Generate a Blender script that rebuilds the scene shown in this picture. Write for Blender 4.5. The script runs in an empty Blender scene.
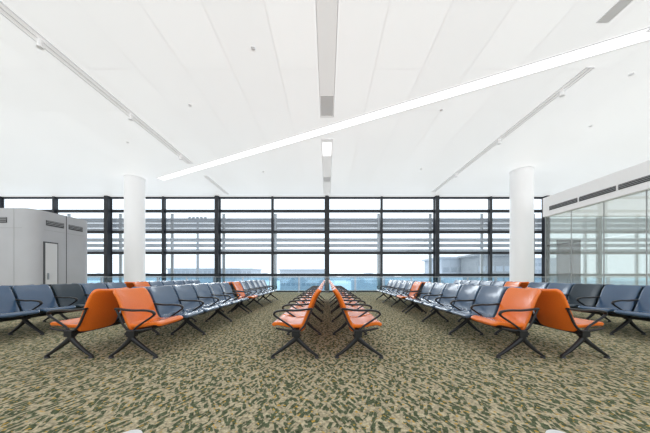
import bpy, bmesh, math, random
from mathutils import Vector, Matrix
random.seed(4)
S = bpy.context.scene
COL = S.collection
S.view_settings.view_transform = 'Standard'
S.view_settings.look = 'None'
F = 235.0; CH = 1.06; CEIL = 6.3; YW = 15.6; HX = 25.2

# ------------------------------------------------------------ materials
def nt(name):
    m = bpy.data.materials.new(name); m.use_nodes = True
    n = m.node_tree; n.nodes.clear()
    o = n.nodes.new('ShaderNodeOutputMaterial')
    return m, n, o
def pbr(name, col, rough=0.5, metal=0.0, bump=0.0, bscale=60.0, var=0.0, spec=0.5, emis=0.0, coat=0.0):
    m, n, o = nt(name)
    b = n.nodes.new('ShaderNodeBsdfPrincipled')
    b.inputs['Base Color'].default_value = (*col, 1)
    b.inputs['Roughness'].default_value = rough
    b.inputs['Metallic'].default_value = metal
    b.inputs['Specular IOR Level'].default_value = spec
    b.inputs['Coat Weight'].default_value = coat
    b.inputs['Coat Roughness'].default_value = 0.2
    if emis:
        b.inputs['Emission Color'].default_value = (1, 1, 1, 1)
        b.inputs['Emission Strength'].default_value = emis
    tc = n.nodes.new('ShaderNodeTexCoord')
    no = n.nodes.new('ShaderNodeTexNoise'); no.inputs['Scale'].default_value = bscale
    no.inputs['Detail'].default_value = 3
    n.links.new(tc.outputs['Object'], no.inputs['Vector'])
    if var:
        r = n.nodes.new('ShaderNodeValToRGB')
        r.color_ramp.elements[0].position = 0.3; r.color_ramp.elements[1].position = 0.7
        r.color_ramp.elements[0].color = (*[c*(1-var) for c in col], 1)
        r.color_ramp.elements[1].color = (*[min(1, c*(1+var)) for c in col], 1)
        n.links.new(no.outputs['Fac'], r.inputs['Fac'])
        n.links.new(r.outputs['Color'], b.inputs['Base Color'])
    if bump:
        bp = n.nodes.new('ShaderNodeBump'); bp.inputs['Strength'].default_value = bump
        bp.inputs['Distance'].default_value = 0.01
        n.links.new(no.outputs['Fac'], bp.inputs['Height'])
        n.links.new(bp.outputs['Normal'], b.inputs['Normal'])
    n.links.new(b.outputs[0], o.inputs[0])
    return m
def glass(name, tint, gloss=0.08, milky=0.0):
    m, n, o = nt(name)
    t = n.nodes.new('ShaderNodeBsdfTransparent'); t.inputs[0].default_value = (*tint, 1)
    g = n.nodes.new('ShaderNodeBsdfGlossy'); g.inputs['Roughness'].default_value = 0.02
    mx = n.nodes.new('ShaderNodeMixShader'); mx.inputs[0].default_value = gloss
    n.links.new(t.outputs[0], mx.inputs[1]); n.links.new(g.outputs[0], mx.inputs[2])
    last = mx
    if milky:
        d = n.nodes.new('ShaderNodeBsdfDiffuse'); d.inputs[0].default_value = (0.90, 0.95, 0.93, 1)
        m2 = n.nodes.new('ShaderNodeMixShader'); m2.inputs[0].default_value = milky
        n.links.new(mx.outputs[0], m2.inputs[1]); n.links.new(d.outputs[0], m2.inputs[2]); last = m2
    n.links.new(last.outputs[0], o.inputs[0])
    return m
def emit(name, col, s):
    m, n, o = nt(name)
    e = n.nodes.new('ShaderNodeEmission'); e.inputs[0].default_value = (*col, 1); e.inputs[1].default_value = s
    n.links.new(e.outputs[0], o.inputs[0]); return m

M_or = pbr('orange_leather', (0.84, 0.18, 0.015), 0.26, bump=0.10, bscale=90, var=0.05, coat=0.45)
M_bl = pbr('slate_blue_leather', (0.064, 0.118, 0.205), 0.22, bump=0.08, bscale=90, var=0.06, coat=0.8)
M_nv = pbr('deep_blue_leather', (0.048, 0.102, 0.192), 0.22, bump=0.08, bscale=90, var=0.06, coat=0.8)
M_dk = pbr('dark_navy_leather', (0.014, 0.032, 0.05), 0.34, bump=0.10, bscale=90, coat=0.2)
M_blk = pbr('black_metal', (0.012, 0.013, 0.015), 0.35, metal=0.2, var=0.1)
M_frame = pbr('dark_window_frame', (0.018, 0.022, 0.030), 0.45, var=0.1, bscale=8)
M_white = pbr('white_paint_fill_glow', (0.86, 0.86, 0.86), 0.5, var=0.01, bscale=3, emis=0.14)  # faint added glow lifts the painted surfaces
M_door = pbr('pale_grey_door', (0.72, 0.73, 0.74), 0.5, var=0.01, bscale=3)
M_dframe = pbr('grey_door_frame', (0.08, 0.085, 0.09), 0.5, var=0.05)
M_col = pbr('white_column_fill_glow', (0.89, 0.89, 0.895), 0.4, var=0.01, bscale=3, emis=0.18)  # slight emission added to keep the columns bright; they are not lamps
M_grey = pbr('grey_metal_panel', (0.50, 0.51, 0.53), 0.4, var=0.03, bscale=2)
M_lgrey = pbr('light_grey_metal', (0.62, 0.63, 0.64), 0.5, var=0.03, bscale=4)
M_board = pbr('taupe_board', (0.07, 0.068, 0.068), 0.6, var=0.05, bscale=3)
M_louv = pbr('pale_lilac_louver', (0.66, 0.66, 0.70), 0.5, var=0.02, bscale=4)
M_louv2 = pbr('lilac_grey_louver', (0.45, 0.45, 0.485), 0.5, var=0.03, bscale=4)
M_slot = pbr('grey_slot', (0.42, 0.43, 0.44), 0.6, var=0.03)
M_fix = pbr('pale_fixture_glow', (0.64, 0.64, 0.65), 0.6, var=0.02, emis=0.20)
M_chan = pbr('glowing_channel_panel', (0.78, 0.78, 0.79), 0.6, var=0.02, emis=0.42)  # emission added to lift the pale channel and track panels
M_vent = pbr('dark_vent', (0.03, 0.032, 0.035), 0.5, var=0.1)
M_steel = pbr('brushed_steel', (0.40, 0.43, 0.45), 0.3, metal=0.8, var=0.05)
M_light = emit('lamp_white', (1, 1, 1), 2.0)
M_glass = glass('window_glass', (0.94, 0.975, 1.0), 0.05)
M_glassb = glass('blue_rail_glass', (0.76, 0.90, 0.96), 0.06)
M_glassr = glass('partition_glass', (0.93, 0.96, 0.95), 0.10, 0.14)

def carpet():
    m, n, o = nt('leaf_pattern_carpet')
    L = n.links.new; N = n.nodes.new
    b = N('ShaderNodeBsdfPrincipled'); b.inputs['Roughness'].default_value = 0.95
    b.inputs['Specular IOR Level'].default_value = 0.05
    tc = N('ShaderNodeTexCoord')
    f = N('ShaderNodeTexNoise'); f.inputs['Scale'].default_value = 48; f.inputs['Detail'].default_value = 4
    L(tc.outputs['Object'], f.inputs['Vector'])
    def strokes(rot, scale, stretch, cut):
        mp0 = N('ShaderNodeMapping'); mp0.inputs['Rotation'].default_value = (0, 0, rot)
        mp = N('ShaderNodeMapping'); mp.inputs['Scale'].default_value = (1, stretch, 0)
        vo = N('ShaderNodeTexVoronoi'); vo.inputs['Scale'].default_value = scale; vo.voronoi_dimensions = '2D'
        vo.distance = 'CHEBYCHEV'
        no = N('ShaderNodeTexNoise'); no.inputs['Scale'].default_value = scale*1.8; no.inputs['Detail'].default_value = 3
        L(tc.outputs['Object'], mp0.inputs[0]); L(mp0.outputs[0], mp.inputs[0])
        L(mp.outputs[0], vo.inputs['Vector']); L(mp.outputs[0], no.inputs['Vector'])
        mm = N('ShaderNodeMath'); mm.operation = 'MULTIPLY_ADD'; mm.inputs[1].default_value = 0.8
        L(no.outputs['Fac'], mm.inputs[0]); L(vo.outputs['Distance'], mm.inputs[2])
        r = N('ShaderNodeMapRange'); r.inputs[1].default_value = cut-0.03; r.inputs[2].default_value = cut+0.05
        r.inputs[3].default_value = 1; r.inputs[4].default_value = 0
        L(mm.outputs[0], r.inputs[0]); return r.outputs[0]
    a = strokes(math.radians(-68), 9.2, 2.6, 0.745)
    c = strokes(math.radians(64), 9.6, 2.6, 0.745)
    pn = N('ShaderNodeTexNoise'); pn.inputs['Scale'].default_value = 7; pn.inputs['Detail'].default_value = 1
    L(tc.outputs['Object'], pn.inputs['Vector'])
    pr = N('ShaderNodeMapRange'); pr.inputs[1].default_value = 0.49; pr.inputs[2].default_value = 0.51
    L(pn.outputs['Fac'], pr.inputs[0])
    sel = N('ShaderNodeMix'); sel.data_type = 'FLOAT'
    L(pr.outputs[0], sel.inputs['Factor']); L(a, sel.inputs['A']); L(c, sel.inputs['B'])
    mx = N('ShaderNodeMix'); mx.data_type = 'RGBA'
    mx.inputs['A'].default_value = (0.375, 0.328, 0.225, 1)
    mx.inputs['B'].default_value = (0.082, 0.100, 0.058, 1)
    L(sel.outputs['Result'], mx.inputs['Factor'])
    fr = N('ShaderNodeMapRange'); fr.inputs[1].default_value = 0.3; fr.inputs[2].default_value = 0.7
    fr.inputs[3].default_value = 0.5; fr.inputs[4].default_value = 1.5
    L(f.outputs['Fac'], fr.inputs[0])
    mu = N('ShaderNodeMix'); mu.data_type = 'RGBA'; mu.blend_type = 'MULTIPLY'; mu.inputs['Factor'].default_value = 1
    L(mx.outputs['Result'], mu.inputs['A']); L(fr.outputs[0], mu.inputs['B'])
    sn = N('ShaderNodeTexNoise'); sn.inputs['Scale'].default_value = 34; sn.inputs['Detail'].default_value = 1
    L(tc.outputs['Object'], sn.inputs['Vector'])
    sr = N('ShaderNodeMapRange'); sr.inputs[1].default_value = 0.665; sr.inputs[2].default_value = 0.69
    L(sn.outputs['Fac'], sr.inputs[0])
    ms = N('ShaderNodeMix'); ms.data_type = 'RGBA'; ms.inputs['B'].default_value = (0.48, 0.30, 0.06, 1)
    L(sr.outputs[0], ms.inputs['Factor']); L(mu.outputs['Result'], ms.inputs['A'])
    L(ms.outputs['Result'], b.inputs['Base Color'])
    bp = N('ShaderNodeBump'); bp.inputs['Strength'].default_value = 0.3; bp.inputs['Distance'].default_value = 0.005
    L(f.outputs['Fac'], bp.inputs['Height']); L(bp.outputs[0], b.inputs['Normal'])
    L(b.outputs[0], o.inputs[0])
    return m
def ceilmat():
    m, n, o = nt('white_ceiling_fill_glow')
    L = n.links.new; N = n.nodes.new
    b = N('ShaderNodeBsdfPrincipled'); b.inputs['Roughness'].default_value = 0.5
    tc = N('ShaderNodeTexCoord'); mp = N('ShaderNodeMapping')
    mp.inputs['Rotation'].default_value = (0, 0, math.pi/2)
    br = N('ShaderNodeTexBrick'); br.inputs['Scale'].default_value = 1
    br.inputs['Brick Width'].default_value = 3.0; br.inputs['Row Height'].default_value = 1.2
    br.inputs['Mortar Size'].default_value = 0.011; br.inputs['Mortar Smooth'].default_value = 0.1
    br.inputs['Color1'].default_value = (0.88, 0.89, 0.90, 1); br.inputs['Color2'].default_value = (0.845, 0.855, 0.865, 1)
    br.inputs['Mortar'].default_value = (0.72, 0.72, 0.73, 1); br.offset = 0.5
    L(tc.outputs['Object'], mp.inputs[0]); L(mp.outputs[0], br.inputs['Vector'])
    L(br.outputs['Color'], b.inputs['Base Color'])
    L(br.outputs['Color'], b.inputs['Emission Color']); b.inputs['Emission Strength'].default_value = 0.62  # emission added so the plain ceiling panels brighten themselves and fill the hall
    L(b.outputs[0], o.inputs[0]); return m
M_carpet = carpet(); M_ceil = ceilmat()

# ------------------------------------------------------------ helpers
def abox(bm, x0, x1, y0, y1, z0, z1):
    vs = [bm.verts.new(p) for p in ((x0,y0,z0),(x1,y0,z0),(x1,y1,z0),(x0,y1,z0),(x0,y0,z1),(x1,y0,z1),(x1,y1,z1),(x0,y1,z1))]
    for f in ((3,2,1,0),(4,5,6,7),(0,1,5,4),(1,2,6,5),(2,3,7,6),(3,0,4,7)):
        bm.faces.new([vs[i] for i in f])
def acyl(bm, x, y, z0, z1, r0, r1=None, n=24):
    r1 = r0 if r1 is None else r1
    A = [bm.verts.new((x+r0*math.cos(2*math.pi*i/n), y+r0*math.sin(2*math.pi*i/n), z0)) for i in range(n)]
    B = [bm.verts.new((x+r1*math.cos(2*math.pi*i/n), y+r1*math.sin(2*math.pi*i/n), z1)) for i in range(n)]
    for i in range(n):
        j = (i+1) % n; bm.faces.new((A[i], A[j], B[j], B[i]))
    bm.faces.new(A[::-1]); bm.faces.new(B)
def fin(bm, name, mat, smooth=False, bevel=0.0):
    bmesh.ops.recalc_face_normals(bm, faces=bm.faces[:])
    if bevel:
        bmesh.ops.bevel(bm, geom=bm.edges[:], offset=bevel, segments=2, affect='EDGES', profile=0.5)
    me = bpy.data.meshes.new(name); bm.to_mesh(me); bm.free()
    if smooth:
        me.polygons.foreach_set('use_smooth', [True]*len(me.polygons))
        me.set_sharp_from_angle(angle=math.radians(40))
    for mm in (mat if isinstance(mat, (list, tuple)) else [mat]): me.materials.append(mm)
    return me
def obj(name, me, loc=(0,0,0), parent=None, **kw):
    o = bpy.data.objects.new(name, me); o.location = loc
    if parent: o.parent = parent
    COL.objects.link(o)
    for k, v in kw.items(): o[k] = v
    return o
def boxo(name, b, mat, parent=None, bevel=0.0, **kw):
    x0,x1,y0,y1,z0,z1 = b
    cx, cy = (x0+x1)/2, (y0+y1)/2
    bm = bmesh.new(); abox(bm, x0-cx, x1-cx, y0-cy, y1-cy, 0, z1-z0)
    loc = Vector((cx, cy, z0))
    if parent: loc -= parent.location
    return obj(name, fin(bm, name, mat, bevel=bevel), loc, parent, **kw)
def catmull(P, per=6):
    out = []
    for i in range(len(P)-1):
        p0 = P[max(i-1,0)]; p1 = P[i]; p2 = P[i+1]; p3 = P[min(i+2,len(P)-1)]
        for k in range(per):
            t = k/per
            out.append(tuple(0.5*((2*p1[a])+(-p0[a]+p2[a])*t+(2*p0[a]-5*p1[a]+4*p2[a]-p3[a])*t*t+(-p0[a]+3*p1[a]-3*p2[a]+p3[a])*t**3) for a in range(len(p1))))
    out.append(P[-1]); return out
def sweep(bm, P, hfun, wfun, y0=0.0, n=20, p=4.0, curl=0.0):
    m = len(P); L = [0]
    for i in range(1, m): L.append(L[-1]+math.dist(P[i][:2], P[i-1][:2]))
    T = L[-1]; rings = []
    for i in range(m):
        a = P[max(i-1,0)]; b = P[min(i+1,m-1)]
        dx, dz = b[0]-a[0], b[1]-a[1]; l = math.hypot(dx, dz) or 1
        nx, nz = -dz/l, dx/l
        h = hfun(L[i], T); w = wfun(L[i], T); r = []
        for k in range(n):
            th = 2*math.pi*(k+0.5)/n
            c, s = math.cos(th), math.sin(th)
            cy = math.copysign(abs(c)**(2/p), c)*w; cn = math.copysign(abs(s)**(2/p), s)*h
            cn += curl*(cy/max(w,1e-4))**2*(w/0.27)
            r.append(bm.verts.new((P[i][0]+nx*cn, y0+cy, P[i][1]+nz*cn)))
        rings.append(r)
    for i in range(m-1):
        for k in range(n):
            j = (k+1) % n; bm.faces.new((rings[i][k], rings[i][j], rings[i+1][j], rings[i+1][k]))
    bm.faces.new(rings[0]); bm.faces.new(rings[-1][::-1])
def endround(v, r, minv=0.0):
    def f(s, T):
        d = min(s, T-s)
        if d >= r: return v
        q = 1-d/r
        return max(minv, v - r*(1-math.sqrt(max(0, 1-q*q)))) 
    return f
def endpath(P):
    Q = catmull(P, 8); out = [Q[0]]
    def lerp(a,b,t): return tuple(a[i]+(b[i]-a[i])*t for i in range(2))
    out += [lerp(Q[0],Q[1],t) for t in (0.15,0.4,0.7)] + Q[1:-1] + [lerp(Q[-2],Q[-1],t) for t in (0.3,0.6,0.85)] + [Q[-1]]
    return out

# ------------------------------------------------------------ bench part meshes (u measured from pair mid plane; origin u=.41)
U0 = 0.41; PITCH = 0.6; NS = 6
def uz(L): return [(a-U0, b) for a, b in L]
def pad_seat(mat):
    bm = bmesh.new()
    P = endpath(uz([(0.285,0.425),(0.36,0.395),(0.48,0.395),(0.60,0.42),(0.675,0.425),(0.715,0.395)]))
    sweep(bm, P, endround(0.030, 0.026, 0.006), endround(0.272, 0.06), n=28, p=5, curl=0.012)
    return fin(bm, 'seat', mat, True)
def pad_back(mat):
    bm = bmesh.new()
    P = endpath(uz([(0.335,0.315),(0.30,0.40),(0.255,0.50),(0.205,0.64),(0.155,0.76),(0.085,0.875)]))
    sweep(bm, P, endround(0.026, 0.022, 0.006), endround(0.278, 0.07), n=28, p=5, curl=-0.03)
    return fin(bm, 'backrest', mat, True)
def arm_mesh():
    bm = bmesh.new()
    P = catmull(uz([(0.19,0.635),(0.25,0.63),(0.40,0.615),(0.55,0.615),(0.655,0.60),(0.685,0.565),(0.65,0.53),(0.56,0.47),(0.46,0.40),(0.40,0.33)]), 5)
    def h(s, T): return 0.014 if s < 0.52 else 0.012
    def w(s, T): return 0.027 if s < 0.46 else max(0.012, 0.027-(s-0.46)*0.12)
    sweep(bm, P, h, w, n=12, p=3)
    P = catmull(uz([(0.19,0.64),(0.235,0.54),(0.29,0.42),(0.37,0.34),(0.42,0.31)]), 4)
    sweep(bm, P, lambda s,T: 0.014, lambda s,T: 0.010, n=10, p=3)
    P = catmull(uz([(0.36,0.345),(0.50,0.355),(0.66,0.385)]), 3)
    sweep(bm, P, lambda s,T: 0.020-0.008*s/T, lambda s,T: 0.011, n=10, p=3)
    return fin(bm, 'armrest', M_blk, True)
def leg_mesh():
    bm = bmesh.new()
    P = catmull(uz([(0.36,0.315),(0.41,0.245),(0.51,0.165),(0.62,0.085),(0.715,0.022)]), 5)
    sweep(bm, P, lambda s,T: 0.036-0.022*s/T, lambda s,T: 0.026-0.006*s/T, n=14, p=3)
    P = catmull(uz([(0.42,0.315),(0.37,0.235),(0.29,0.155),(0.20,0.08),(0.115,0.022)]), 5)
    sweep(bm, P, lambda s,T: 0.034-0.020*s/T, lambda s,T: 0.026-0.006*s/T, n=14, p=3)
    for u in (0.70, 0.13): acyl(bm, u-U0, 0, 0.0, 0.022, 0.032, 0.024, 16)
    abox(bm, 0.35-U0, 0.45-U0, -0.035, 0.035, 0.28, 0.355)
    return fin(bm, 'leg', M_blk, True)
def beam_mesh():
    bm = bmesh.new(); abox(bm, 0.365-U0, 0.435-U0, -NS*PITCH/2-0.02, NS*PITCH/2+0.02, 0.295, 0.34)
    return fin(bm, 'beam', M_blk, bevel=0.006)
MATS = {'o': (M_or, 'orange'), 'b': (M_bl, 'slate blue'), 'n': (M_nv, 'deep blue'), 'd': (M_dk, 'dark navy')}
SEAT = {k: pad_seat(v[0]) for k, v in MATS.items()}
BACK = {k: pad_back(v[0]) for k, v in MATS.items()}
ARM = arm_mesh(); LEG = leg_mesh(); BEAM = beam_mesh()
def bench(pairx, side, ystart, pattern, label):
    e = obj('waiting_bench', None, (pairx+side*U0, ystart+NS*PITCH/2, 0), label=label, category='bench', group='airport waiting benches')
    if side < 0: e.rotation_euler = (0, 0, math.pi); pattern = pattern[::-1]
    e.empty_display_size = 0.3
    y0 = -NS*PITCH/2
    obj('beam', BEAM, parent=e)
    for i in range(NS):
        y = y0+(i+0.5)*PITCH
        obj('seat', SEAT[pattern[i]], (0,y,0), e, label=MATS[pattern[i]][1]+' padded seat')
        obj('backrest', BACK[pattern[i]], (0,y,0), e, label=MATS[pattern[i]][1]+' padded backrest')
    for i in range(NS+1): obj('armrest', ARM, (0,y0+i*PITCH,0), e)
    for i in (0,2,4,6):
        obj('leg', LEG, (0, y0+i*PITCH, 0), e)
Y1, Y2 = 3.04, 6.9
LB = 'waiting bench with orange end seat, slate blue seats, black frame'
LO = 'waiting bench with six orange padded seats and black metal frame'
LD = 'blue padded waiting bench with one dark navy seat, black frame'
for px in (-2.92, 2.92):
    for s in (1, -1):
        bench(px, s, Y1, 'obbbbb', LB); bench(px, s, Y2, 'obbbbb', LB)
for s in (1, -1):
    bench(0, s, Y1, 'oooooo', LO); bench(0, s, Y2, 'oooooo', LO)
for px in (-5.84, 5.84):
    for s in (1, -1):
        bench(px, s, Y1, 'nnndbb', LD); bench(px, s, Y2, 'obbbbb', LB)

# ------------------------------------------------------------ room shell
boxo('floor', (-HX, HX, -4, YW+1.1, -0.3, 0), M_carpet, kind='structure')
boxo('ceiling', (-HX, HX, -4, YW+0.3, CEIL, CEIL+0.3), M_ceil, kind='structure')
boxo('wall_left', (-HX-0.3, -HX, -4, YW+0.3, -0.3, CEIL+0.3), M_white, kind='structure')
boxo('wall_right', (HX, HX+0.3, -4, YW+0.3, -0.3, CEIL+0.3), M_white, kind='structure')

BW = 3.6
ZH = [0.0, 1.13, 2.59, 3.98, 5.37, CEIL]
nw = 0
for k in range(-7, 7):
    x0, x1 = k*BW, (k+1)*BW
    nw += 1
    bm = bmesh.new()
    w = BW
    for i, z in enumerate(ZH):
        t = 0.085 if 0 < i < 5 else 0.11
        za, zb = max(0, z-t), min(CEIL, z+t)
        abox(bm, 0, w, -0.05, 0.09, za, zb)
    abox(bm, 0, 0.06, -0.05, 0.09, 0, CEIL); abox(bm, w-0.06, w, -0.05, 0.09, 0, CEIL)
    wo = obj('window_%d' % nw, fin(bm, 'window_frame', M_frame), (x0, YW, 0), kind='structure')
    bm = bmesh.new(); abox(bm, 0.05, w-0.05, 0.01, 0.03, 0.05, CEIL-0.05)
    obj('glass', fin(bm, 'glass', M_glass), (0,0,0), wo)
    e = obj('sun_louver', None, (x0+w/2, YW+0.75, 0), label='pale grey horizontal sun louver outside the window wall', category='louver', group='facade sun louvers')
    bm = bmesh.new(); z = 2.68
    while z < 3.8:
        abox(bm, -w/2+0.02, w/2-0.02, -0.015, 0.015, z, z+0.24); z += 0.38
    obj('lower_slats', fin(bm, 'lower_slats', M_louv), parent=e)
    bm = bmesh.new(); z = 4.06
    while z < 5.1:
        abox(bm, -w/2+0.02, w/2-0.02, -0.015, 0.015, z, z+0.31); z += 0.35
    obj('upper_slats', fin(bm, 'upper_slats', M_louv2), parent=e)
    bm = bmesh.new()
    for xx in (-w/2+0.05, w/2-0.05): abox(bm, xx-0.04, xx+0.04, 0.02, 0.10, 0, 5.4)
    obj('support_frame', fin(bm, 'support_frame', M_lgrey), parent=e)
    e = obj('guard_rail', None, (x0+w/2, YW-0.55, 0), label='blue tinted glass guard rail with steel posts before windows', category='railing', group='window guard rails')
    bm = bmesh.new(); abox(bm, -w/2+0.01, w/2-0.01, -0.025, 0.025, 0.97, 1.02); abox(bm, -w/2+0.01, w/2-0.01, -0.015, 0.015, 0.10, 0.13)
    obj('handrail', fin(bm, 'handrail', M_steel, bevel=0.006), parent=e)
    for q in (-w/2+0.06, 0, w/2-0.06):
        bm = bmesh.new(); abox(bm, -0.02, 0.02, -0.03, 0.03, 0, 0.98); abox(bm, -0.05, 0.05, -0.05, 0.05, 0, 0.015)
        obj('post', fin(bm, 'post', M_steel), (q,0,0), e)
    for q in (-w/4, w/4):
        bm = bmesh.new(); abox(bm, -w/4+0.08, w/4-0.05, -0.006, 0.006, 0.14, 0.96)
        obj('glass_panel', fin(bm, 'glass_panel', M_glassb), (q,0,0), e)
nt_ = 0
for k in range(-6, 7):
    nt_ += 1
    big = (k % 2 == 0)
    hw = 0.12 if big else 0.07
    bm = bmesh.new()
    abox(bm, -hw, hw, -0.32 if big else -0.16, -0.05, 0, CEIL)
    if big:
        abox(bm, -hw-0.04, hw+0.04, -0.06, 0.0, 0, CEIL)
    obj('trim_%d' % nt_, fin(bm, 'mullion', M_frame, bevel=0.006), (k*BW, YW, 0), kind='structure')

# columns
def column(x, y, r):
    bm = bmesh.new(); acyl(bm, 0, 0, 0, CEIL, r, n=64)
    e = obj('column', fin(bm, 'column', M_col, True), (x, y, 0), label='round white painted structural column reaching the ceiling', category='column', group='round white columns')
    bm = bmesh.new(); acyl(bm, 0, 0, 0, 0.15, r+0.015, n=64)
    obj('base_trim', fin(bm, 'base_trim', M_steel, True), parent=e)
    bm = bmesh.new(); acyl(bm, 0, 0, CEIL-0.03, CEIL, r+0.02, n=64)  # thin grey ring stands in for the shadow line under the ceiling
    obj('cap_shadow_ring', fin(bm, 'cap_shadow_ring', M_fix, True), parent=e)
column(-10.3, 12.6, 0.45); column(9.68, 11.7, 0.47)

# ------------------------------------------------------------ left grey service box
bx0, bx1, by0, by1, bh = -15.5, -8.85, 7.05, 8.85, 3.10
kx = obj('service_booth', None, ((bx0+bx1)/2, (by0+by1)/2, 0), label='grey metal service booth with rounded corner, door and vents', category='booth')
bm = bmesh.new(); R = 0.3; pts = []
cx, cy = (bx0+bx1)/2, (by0+by1)/2
def rc(x, y, a0):
    return [(x+R*math.cos(a0+i*math.pi/16), y+R*math.sin(a0+i*math.pi/16)) for i in range(9)]
pts = rc(bx1-R, by0+R, -math.pi/2)+rc(bx1-R, by1-R, 0)+rc(bx0+R, by1-R, math.pi/2)+rc(bx0+R, by0+R, math.pi)
lo = [bm.verts.new((p[0]-cx, p[1]-cy, 0)) for p in pts]; hi = [bm.verts.new((p[0]-cx, p[1]-cy, bh)) for p in pts]
for i in range(len(pts)):
    j = (i+1) % len(pts); bm.faces.new((lo[i], lo[j], hi[j], hi[i]))
bm.faces.new(lo[::-1]); bm.faces.new(hi)
obj('body', fin(bm, 'body', M_grey, True), parent=kx)
def child(name, b, mat, e, bevel=0, **kw):
    x0,x1,y0,y1,z0,z1 = b
    bm = bmesh.new(); abox(bm, x0-e.location.x, x1-e.location.x, y0-e.location.y, y1-e.location.y, z0, z1)
    return obj(name, fin(bm, name, mat, bevel=bevel), parent=e, **kw)
dframe = child('door_frame', (bx1-0.01, bx1+0.03, 7.33, 7.71, 0, 2.14), M_dframe, kx)
door = child('door', (bx1+0.0, bx1+0.04, 7.36, 7.68, 0.02, 2.10), M_door, kx, label='pale grey door leaf')
bm = bmesh.new(); abox(bm, bx1+0.04-cx, bx1+0.08-cx, 7.40-cy, 7.42-cy, 0.95, 1.15)
obj('handle', fin(bm, 'handle', M_steel), parent=door)
def vent(b, e, axis):
    x0,x1,y0,y1,z0,z1 = b
    bm = bmesh.new(); abox(bm, x0-e.location.x, x1-e.location.x, y0-e.location.y, y1-e.location.y, z0-e.location.z, z1-e.location.z)
    v = obj('vent', fin(bm, 'vent', M_vent), parent=e)
    bm = bmesh.new(); n = 3
    for i in range(n):
        z = z0+(z1-z0)*(i+0.7)/(n+0.4)
        if axis == 'x+': abox(bm, x1-e.location.x, x1+0.01-e.location.x, y0-e.location.y, y1-e.location.y, z, z+0.015)
        elif axis == 'x-': abox(bm, x0-0.01-e.location.x, x0-e.location.x, y0-e.location.y, y1-e.location.y, z, z+0.015)
        else: abox(bm, x0-e.location.x, x1-e.location.x, y0-0.01-e.location.y, y0-e.location.y, z, z+0.015)
    obj('vent_slat', fin(bm, 'vent_slat', M_slot), parent=v)
vent((bx1-0.01, bx1+0.015, 7.40, 7.90, 2.66, 2.82), kx, 'x+')
vent((bx1-0.01, bx1+0.015, 8.05, 8.50, 2.66, 2.82), kx, 'x+')
vent((-11.2, -9.6, by0-0.015, by0+0.01, 2.66, 2.82), kx, 'y')
child('panel_joint', (bx1-0.005, bx1+0.004, 7.97, 7.99, 0, bh), M_dframe, kx)
child('panel_joint', (-9.40, -9.385, by0-0.004, by0+0.005, 0, bh), M_slot, kx)
child('panel_joint', (bx0+R, bx1-R, by0-0.004, by0+0.005, 2.50, 2.515), M_slot, kx)
child('panel_joint', (bx1-0.005, bx1+0.004, by0+R, by1-R, 2.50, 2.515), M_slot, kx)

# ------------------------------------------------------------ right glass room
gx = 8.95
gr = obj('glass_partition', None, (gx, 6.5, 0), label='glass enclosed room with white header band and dark vents', category='partition')
gy0, gy1 = 0.5, 9.75
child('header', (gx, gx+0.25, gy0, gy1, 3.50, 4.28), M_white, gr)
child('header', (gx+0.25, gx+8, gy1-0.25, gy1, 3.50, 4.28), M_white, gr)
child('base_rail', (gx+0.08, gx+0.16, gy0, gy1, 0, 0.1), M_steel, gr)
child('base_rail', (gx+0.16, gx+8, gy1-0.16, gy1-0.08, 0, 0.1), M_steel, gr)
n = 9; st = (gy1-gy0)/n
for i in range(n):
    a = gy0+i*st
    for z0_, z1_ in ((0.1, 2.29), (2.31, 3.50)):
        child('glass_panel', (gx+0.11, gx+0.125, a+0.01, a+st-0.01, z0_, z1_), M_glassr, gr)
    child('glass_fin', (gx+0.108, gx+0.127, a+st-0.010, a+st+0.010, 0.0, 3.50), M_slot, gr)
for i in range(4):
    a = gx+0.2+i*1.9
    child('glass_panel', (a+0.01, a+1.88, gy1-0.13, gy1-0.115, 0.1, 3.50), M_glassr, gr)
for i in range(7):
    a = 9.45-i*1.12
    vent((gx-0.015, gx+0.01, a-1.05, a, 3.70, 3.86), gr, 'x-')
boxo('display_board', (gx+0.2, gx+1.1, 9.30, 9.38, 0.0, 2.50), M_board, bevel=0.01, label='plain dark grey standing board behind the glass partition', category='board')

# ------------------------------------------------------------ ceiling fixtures
def strip(name, p0, p1, w, mat_in, frame_mat, label, cat, drop=0.03, fr=0.03):
    d = Vector((p1[0]-p0[0], p1[1]-p0[1])); L = d.length
    e = obj(name, None, ((p0[0]+p1[0])/2, (p0[1]+p1[1])/2, CEIL-drop), label=label, category=cat)
    e.rotation_euler = (0, 0, math.atan2(d.y, d.x))
    bm = bmesh.new()
    abox(bm, -L/2, L/2, -w/2-fr, -w/2, -0.01, drop); abox(bm, -L/2, L/2, w/2, w/2+fr, -0.01, drop)
    abox(bm, -L/2-fr, -L/2, -w/2-fr, w/2+fr, -0.01, drop); abox(bm, L/2, L/2+fr, -w/2-fr, w/2+fr, -0.01, drop)
    obj('trim_frame', fin(bm, 'trim_frame', frame_mat), parent=e)
    bm = bmesh.new(); abox(bm, -L/2, L/2, -w/2, w/2, 0.004, drop)
    obj('diffuser' if mat_in is M_light else 'slot_panel', fin(bm, 'diffuser', mat_in), parent=e)
    return e
strip('linear_ceiling_light', (-9.0, 12.7), (8.6, 4.28), 0.36, M_light, M_fix, 'long continuous white linear light crossing the ceiling diagonally', 'ceiling light', drop=0.015, fr=0.02)
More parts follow.
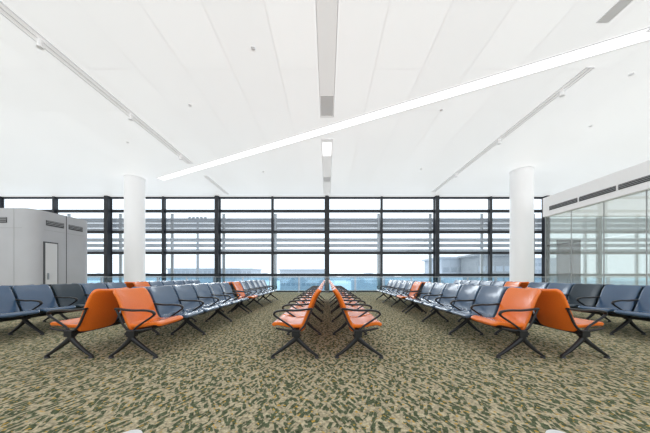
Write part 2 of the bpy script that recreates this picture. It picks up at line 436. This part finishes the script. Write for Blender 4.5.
def trough(y0, y1, lit=(), dark=()):
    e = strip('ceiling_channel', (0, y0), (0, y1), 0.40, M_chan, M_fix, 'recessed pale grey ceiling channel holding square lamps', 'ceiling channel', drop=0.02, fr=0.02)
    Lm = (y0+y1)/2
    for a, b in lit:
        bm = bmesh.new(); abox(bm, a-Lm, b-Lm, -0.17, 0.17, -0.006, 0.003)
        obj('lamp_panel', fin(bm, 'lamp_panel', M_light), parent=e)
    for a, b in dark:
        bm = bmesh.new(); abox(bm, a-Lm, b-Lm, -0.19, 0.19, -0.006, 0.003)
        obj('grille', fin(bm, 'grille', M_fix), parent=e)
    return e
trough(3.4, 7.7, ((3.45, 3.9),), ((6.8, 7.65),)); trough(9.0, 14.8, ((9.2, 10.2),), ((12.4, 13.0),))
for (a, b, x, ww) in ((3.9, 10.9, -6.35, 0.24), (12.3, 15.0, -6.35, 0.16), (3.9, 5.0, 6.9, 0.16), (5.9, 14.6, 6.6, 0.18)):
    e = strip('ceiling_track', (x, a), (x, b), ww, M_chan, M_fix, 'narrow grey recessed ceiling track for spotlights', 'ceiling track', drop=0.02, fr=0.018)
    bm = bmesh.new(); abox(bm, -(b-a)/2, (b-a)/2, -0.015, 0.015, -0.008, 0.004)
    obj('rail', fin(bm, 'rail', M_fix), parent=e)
sl = bmesh.new(); acyl(sl, 0, 0, -0.16, 0, 0.05, n=20); acyl(sl, 0, 0, -0.17, -0.16, 0.06, n=20)
SPOT = fin(sl, 'spotlight', M_white, True)
for x, y in ((-6.35, 5.2), (-6.35, 7.6), (-6.35, 10.2), (6.6, 6.6), (6.6, 9.0), (6.6, 12.0)):
    obj('spotlight', SPOT, (x, y, CEIL-0.02), label='small white cylindrical spotlight on ceiling track', category='spotlight', group='track spotlights')
dl = bmesh.new(); acyl(dl, 0, 0, -0.02, 0, 0.05, n=20); acyl(dl, 0, 0, -0.035, -0.02, 0.03, 0.03, n=16)
DL = fin(dl, 'detector', M_fix, True)
for x, y in ((-1.7, 5.4), (7.9, 6.1), (-4.2, 7.2), (3.6, 7.4), (-7.8, 9.2), (4.6, 11.5), (-3.2, 11.8), (9.2, 8.2)):
    obj('smoke_detector', DL, (x, y, CEIL), label='small round grey detector on the white ceiling', category='detector', group='ceiling detectors')
boxo('air_grille', (5.55, 5.80, 4.30, 4.85, CEIL-0.02, CEIL), M_fix, label='narrow grey air grille in the ceiling', category='vent')
for x in (-1.30, 1.53):
    bm = bmesh.new(); acyl(bm, 0, 0, 0, 0.012, 0.085, 0.08, 32); acyl(bm, 0, 0, 0.012, 0.02, 0.06, 0.05, 32)
    obj('floor_socket', fin(bm, 'floor_socket', M_door, True), (x, 1.525, 0), label='round pale floor socket cover set on the carpet', category='floor socket', group='floor socket covers')

# ------------------------------------------------------------ outside
GZ = -6.0
M_apron = pbr('concrete_apron', (0.50, 0.58, 0.64), 0.8, var=0.06, bscale=0.05)
M_bld = pbr('hazed_terminal_cladding', (0.44, 0.49, 0.55), 0.6, var=0.05, bscale=0.3)  # pale tone has distance haze mixed into the cladding colour
M_bwin = pbr('hazed_terminal_windows', (0.32, 0.37, 0.43), 0.3, var=0.05)  # panes lightened the same way, haze in the colour
M_far = pbr('haze_tinted_trees', (0.48, 0.55, 0.60), 0.9, var=0.1, bscale=0.05)  # haze painted into the tree colour
M_hang = pbr('grey_hangar_cladding', (0.25, 0.27, 0.29), 0.6, var=0.05, bscale=0.3)
boxo('apron_ground', (-400, 400, YW+1.2, 700, GZ-0.5, GZ), M_apron, label='pale concrete airport apron outside', category='ground', kind='structure')
def terminal(x, y, w, d, h, label, mat=None):
    e = obj('terminal_building', None, (x, y, GZ), label=label, category='building')
    bm = bmesh.new(); abox(bm, -w/2, w/2, 0, d, 0, h); abox(bm, -w/2-0.8, w/2+0.8, -0.8, d+0.8, h, h+0.6)
    obj('walls', fin(bm, 'walls', mat or M_bld), parent=e)
    bm = bmesh.new(); z = 2.0
    while z+1.6 < h:
        xx = -w/2+0.6
        while xx+2.2 < w/2:
            abox(bm, xx, xx+2.0, -0.06, 0.02, z, z+1.6); xx += 2.6
        z += 3.2
    obj('window_band', fin(bm, 'window_band', M_bwin), parent=e)
terminal(49, 80, 20, 14, 13.0, 'long grey terminal building beyond the apron')
terminal(50, 70, 11, 8, 13.0, 'darker grey gate building beside the terminal', M_hang)
terminal(-12, 120, 24, 14, 10.0, 'low grey airport building in the haze')
terminal(95, 110, 40, 20, 15.0, 'grey terminal wing across the apron')
terminal(-70, 140, 50, 20, 11.0, 'low grey hangar across the apron')
def mast(x, y, h):
    e = obj('light_mast', None, (x, y, GZ), label='tall grey apron floodlight mast', category='light mast')
    bm = bmesh.new(); acyl(bm, 0, 0, 0, h, 0.36, 0.24, 12); obj('pole', fin(bm, 'pole', M_hang, True), parent=e)
    bm = bmesh.new(); abox(bm, -2.2, 2.2, -0.1, 0.1, h-0.1, h+0.1)
    for i in range(5): abox(bm, -2.2+i*1.0, -1.7+i*1.0, -0.4, 0.0, h+0.1, h+0.6)
    obj('floodlight', fin(bm, 'floodlight', M_hang), parent=e)
mast(-33, 60, 21.5)
e = obj('jet_bridge', None, (14, 48, GZ), label='pale grey passenger boarding bridge on wheeled support', category='boarding bridge')
bm = bmesh.new(); abox(bm, -9, 9, -1.4, 1.4, 3.6, 6.4); abox(bm, 9, 12.5, -2.2, 2.2, 3.2, 6.9)
obj('tunnel', fin(bm, 'tunnel', M_bld, bevel=0.1), parent=e)
bm = bmesh.new(); abox(bm, 5, 5.5, -1.6, -1.1, 0, 3.6); abox(bm, 5, 5.5, 1.1, 1.6, 0, 3.6); abox(bm, 4.2, 6.3, -1.8, 1.8, 0.0, 0.9)
obj('support', fin(bm, 'support', M_slot), parent=e)
bm = bmesh.new()
xs = [-400+i*10 for i in range(81)]
hs = [9+2.5*math.sin(i*0.7)+1.5*math.sin(i*1.9+1) for i in range(81)]
lo = [bm.verts.new((x, 0, 0)) for x in xs]; hi = [bm.verts.new((x, 0, h)) for x, h in zip(xs, hs)]
lo2 = [bm.verts.new((x, 12, 0)) for x in xs]; hi2 = [bm.verts.new((x, 12, h*0.9)) for x, h in zip(xs, hs)]
for i in range(80):
    bm.faces.new((lo[i], lo[i+1], hi[i+1], hi[i])); bm.faces.new((hi[i], hi[i+1], hi2[i+1], hi2[i])); bm.faces.new((lo2[i+1], lo2[i], hi2[i], hi2[i+1]))
obj('tree_line', fin(bm, 'tree_line', M_far), (0, 380, GZ), label='hazy distant tree line beyond the airfield', category='trees', kind='stuff')

# ------------------------------------------------------------ light
w = bpy.data.worlds.new('world'); S.world = w; w.use_nodes = True
bg = w.node_tree.nodes['Background']; bg.inputs[0].default_value = (0.94, 0.97, 1.0, 1); bg.inputs[1].default_value = 1.65
sun = bpy.data.lights.new('sun', 'SUN'); sun.energy = 2.6; sun.angle = math.radians(35)
so = bpy.data.objects.new('sun', sun); so.rotation_euler = (math.radians(-58), 0, math.radians(12)); COL.objects.link(so)

# ------------------------------------------------------------ camera
cam = bpy.data.cameras.new('camera'); co = bpy.data.objects.new('camera', cam)
co.location = (0, 0, CH); co.rotation_euler = (math.radians(90), 0, 0)
cam.sensor_width = 36; cam.lens = 36*F/650
cam.shift_x = -2/650; cam.shift_y = (276-216.5)/650
cam.clip_end = 2000; cam.clip_start = 0.02
COL.objects.link(co); S.camera = co
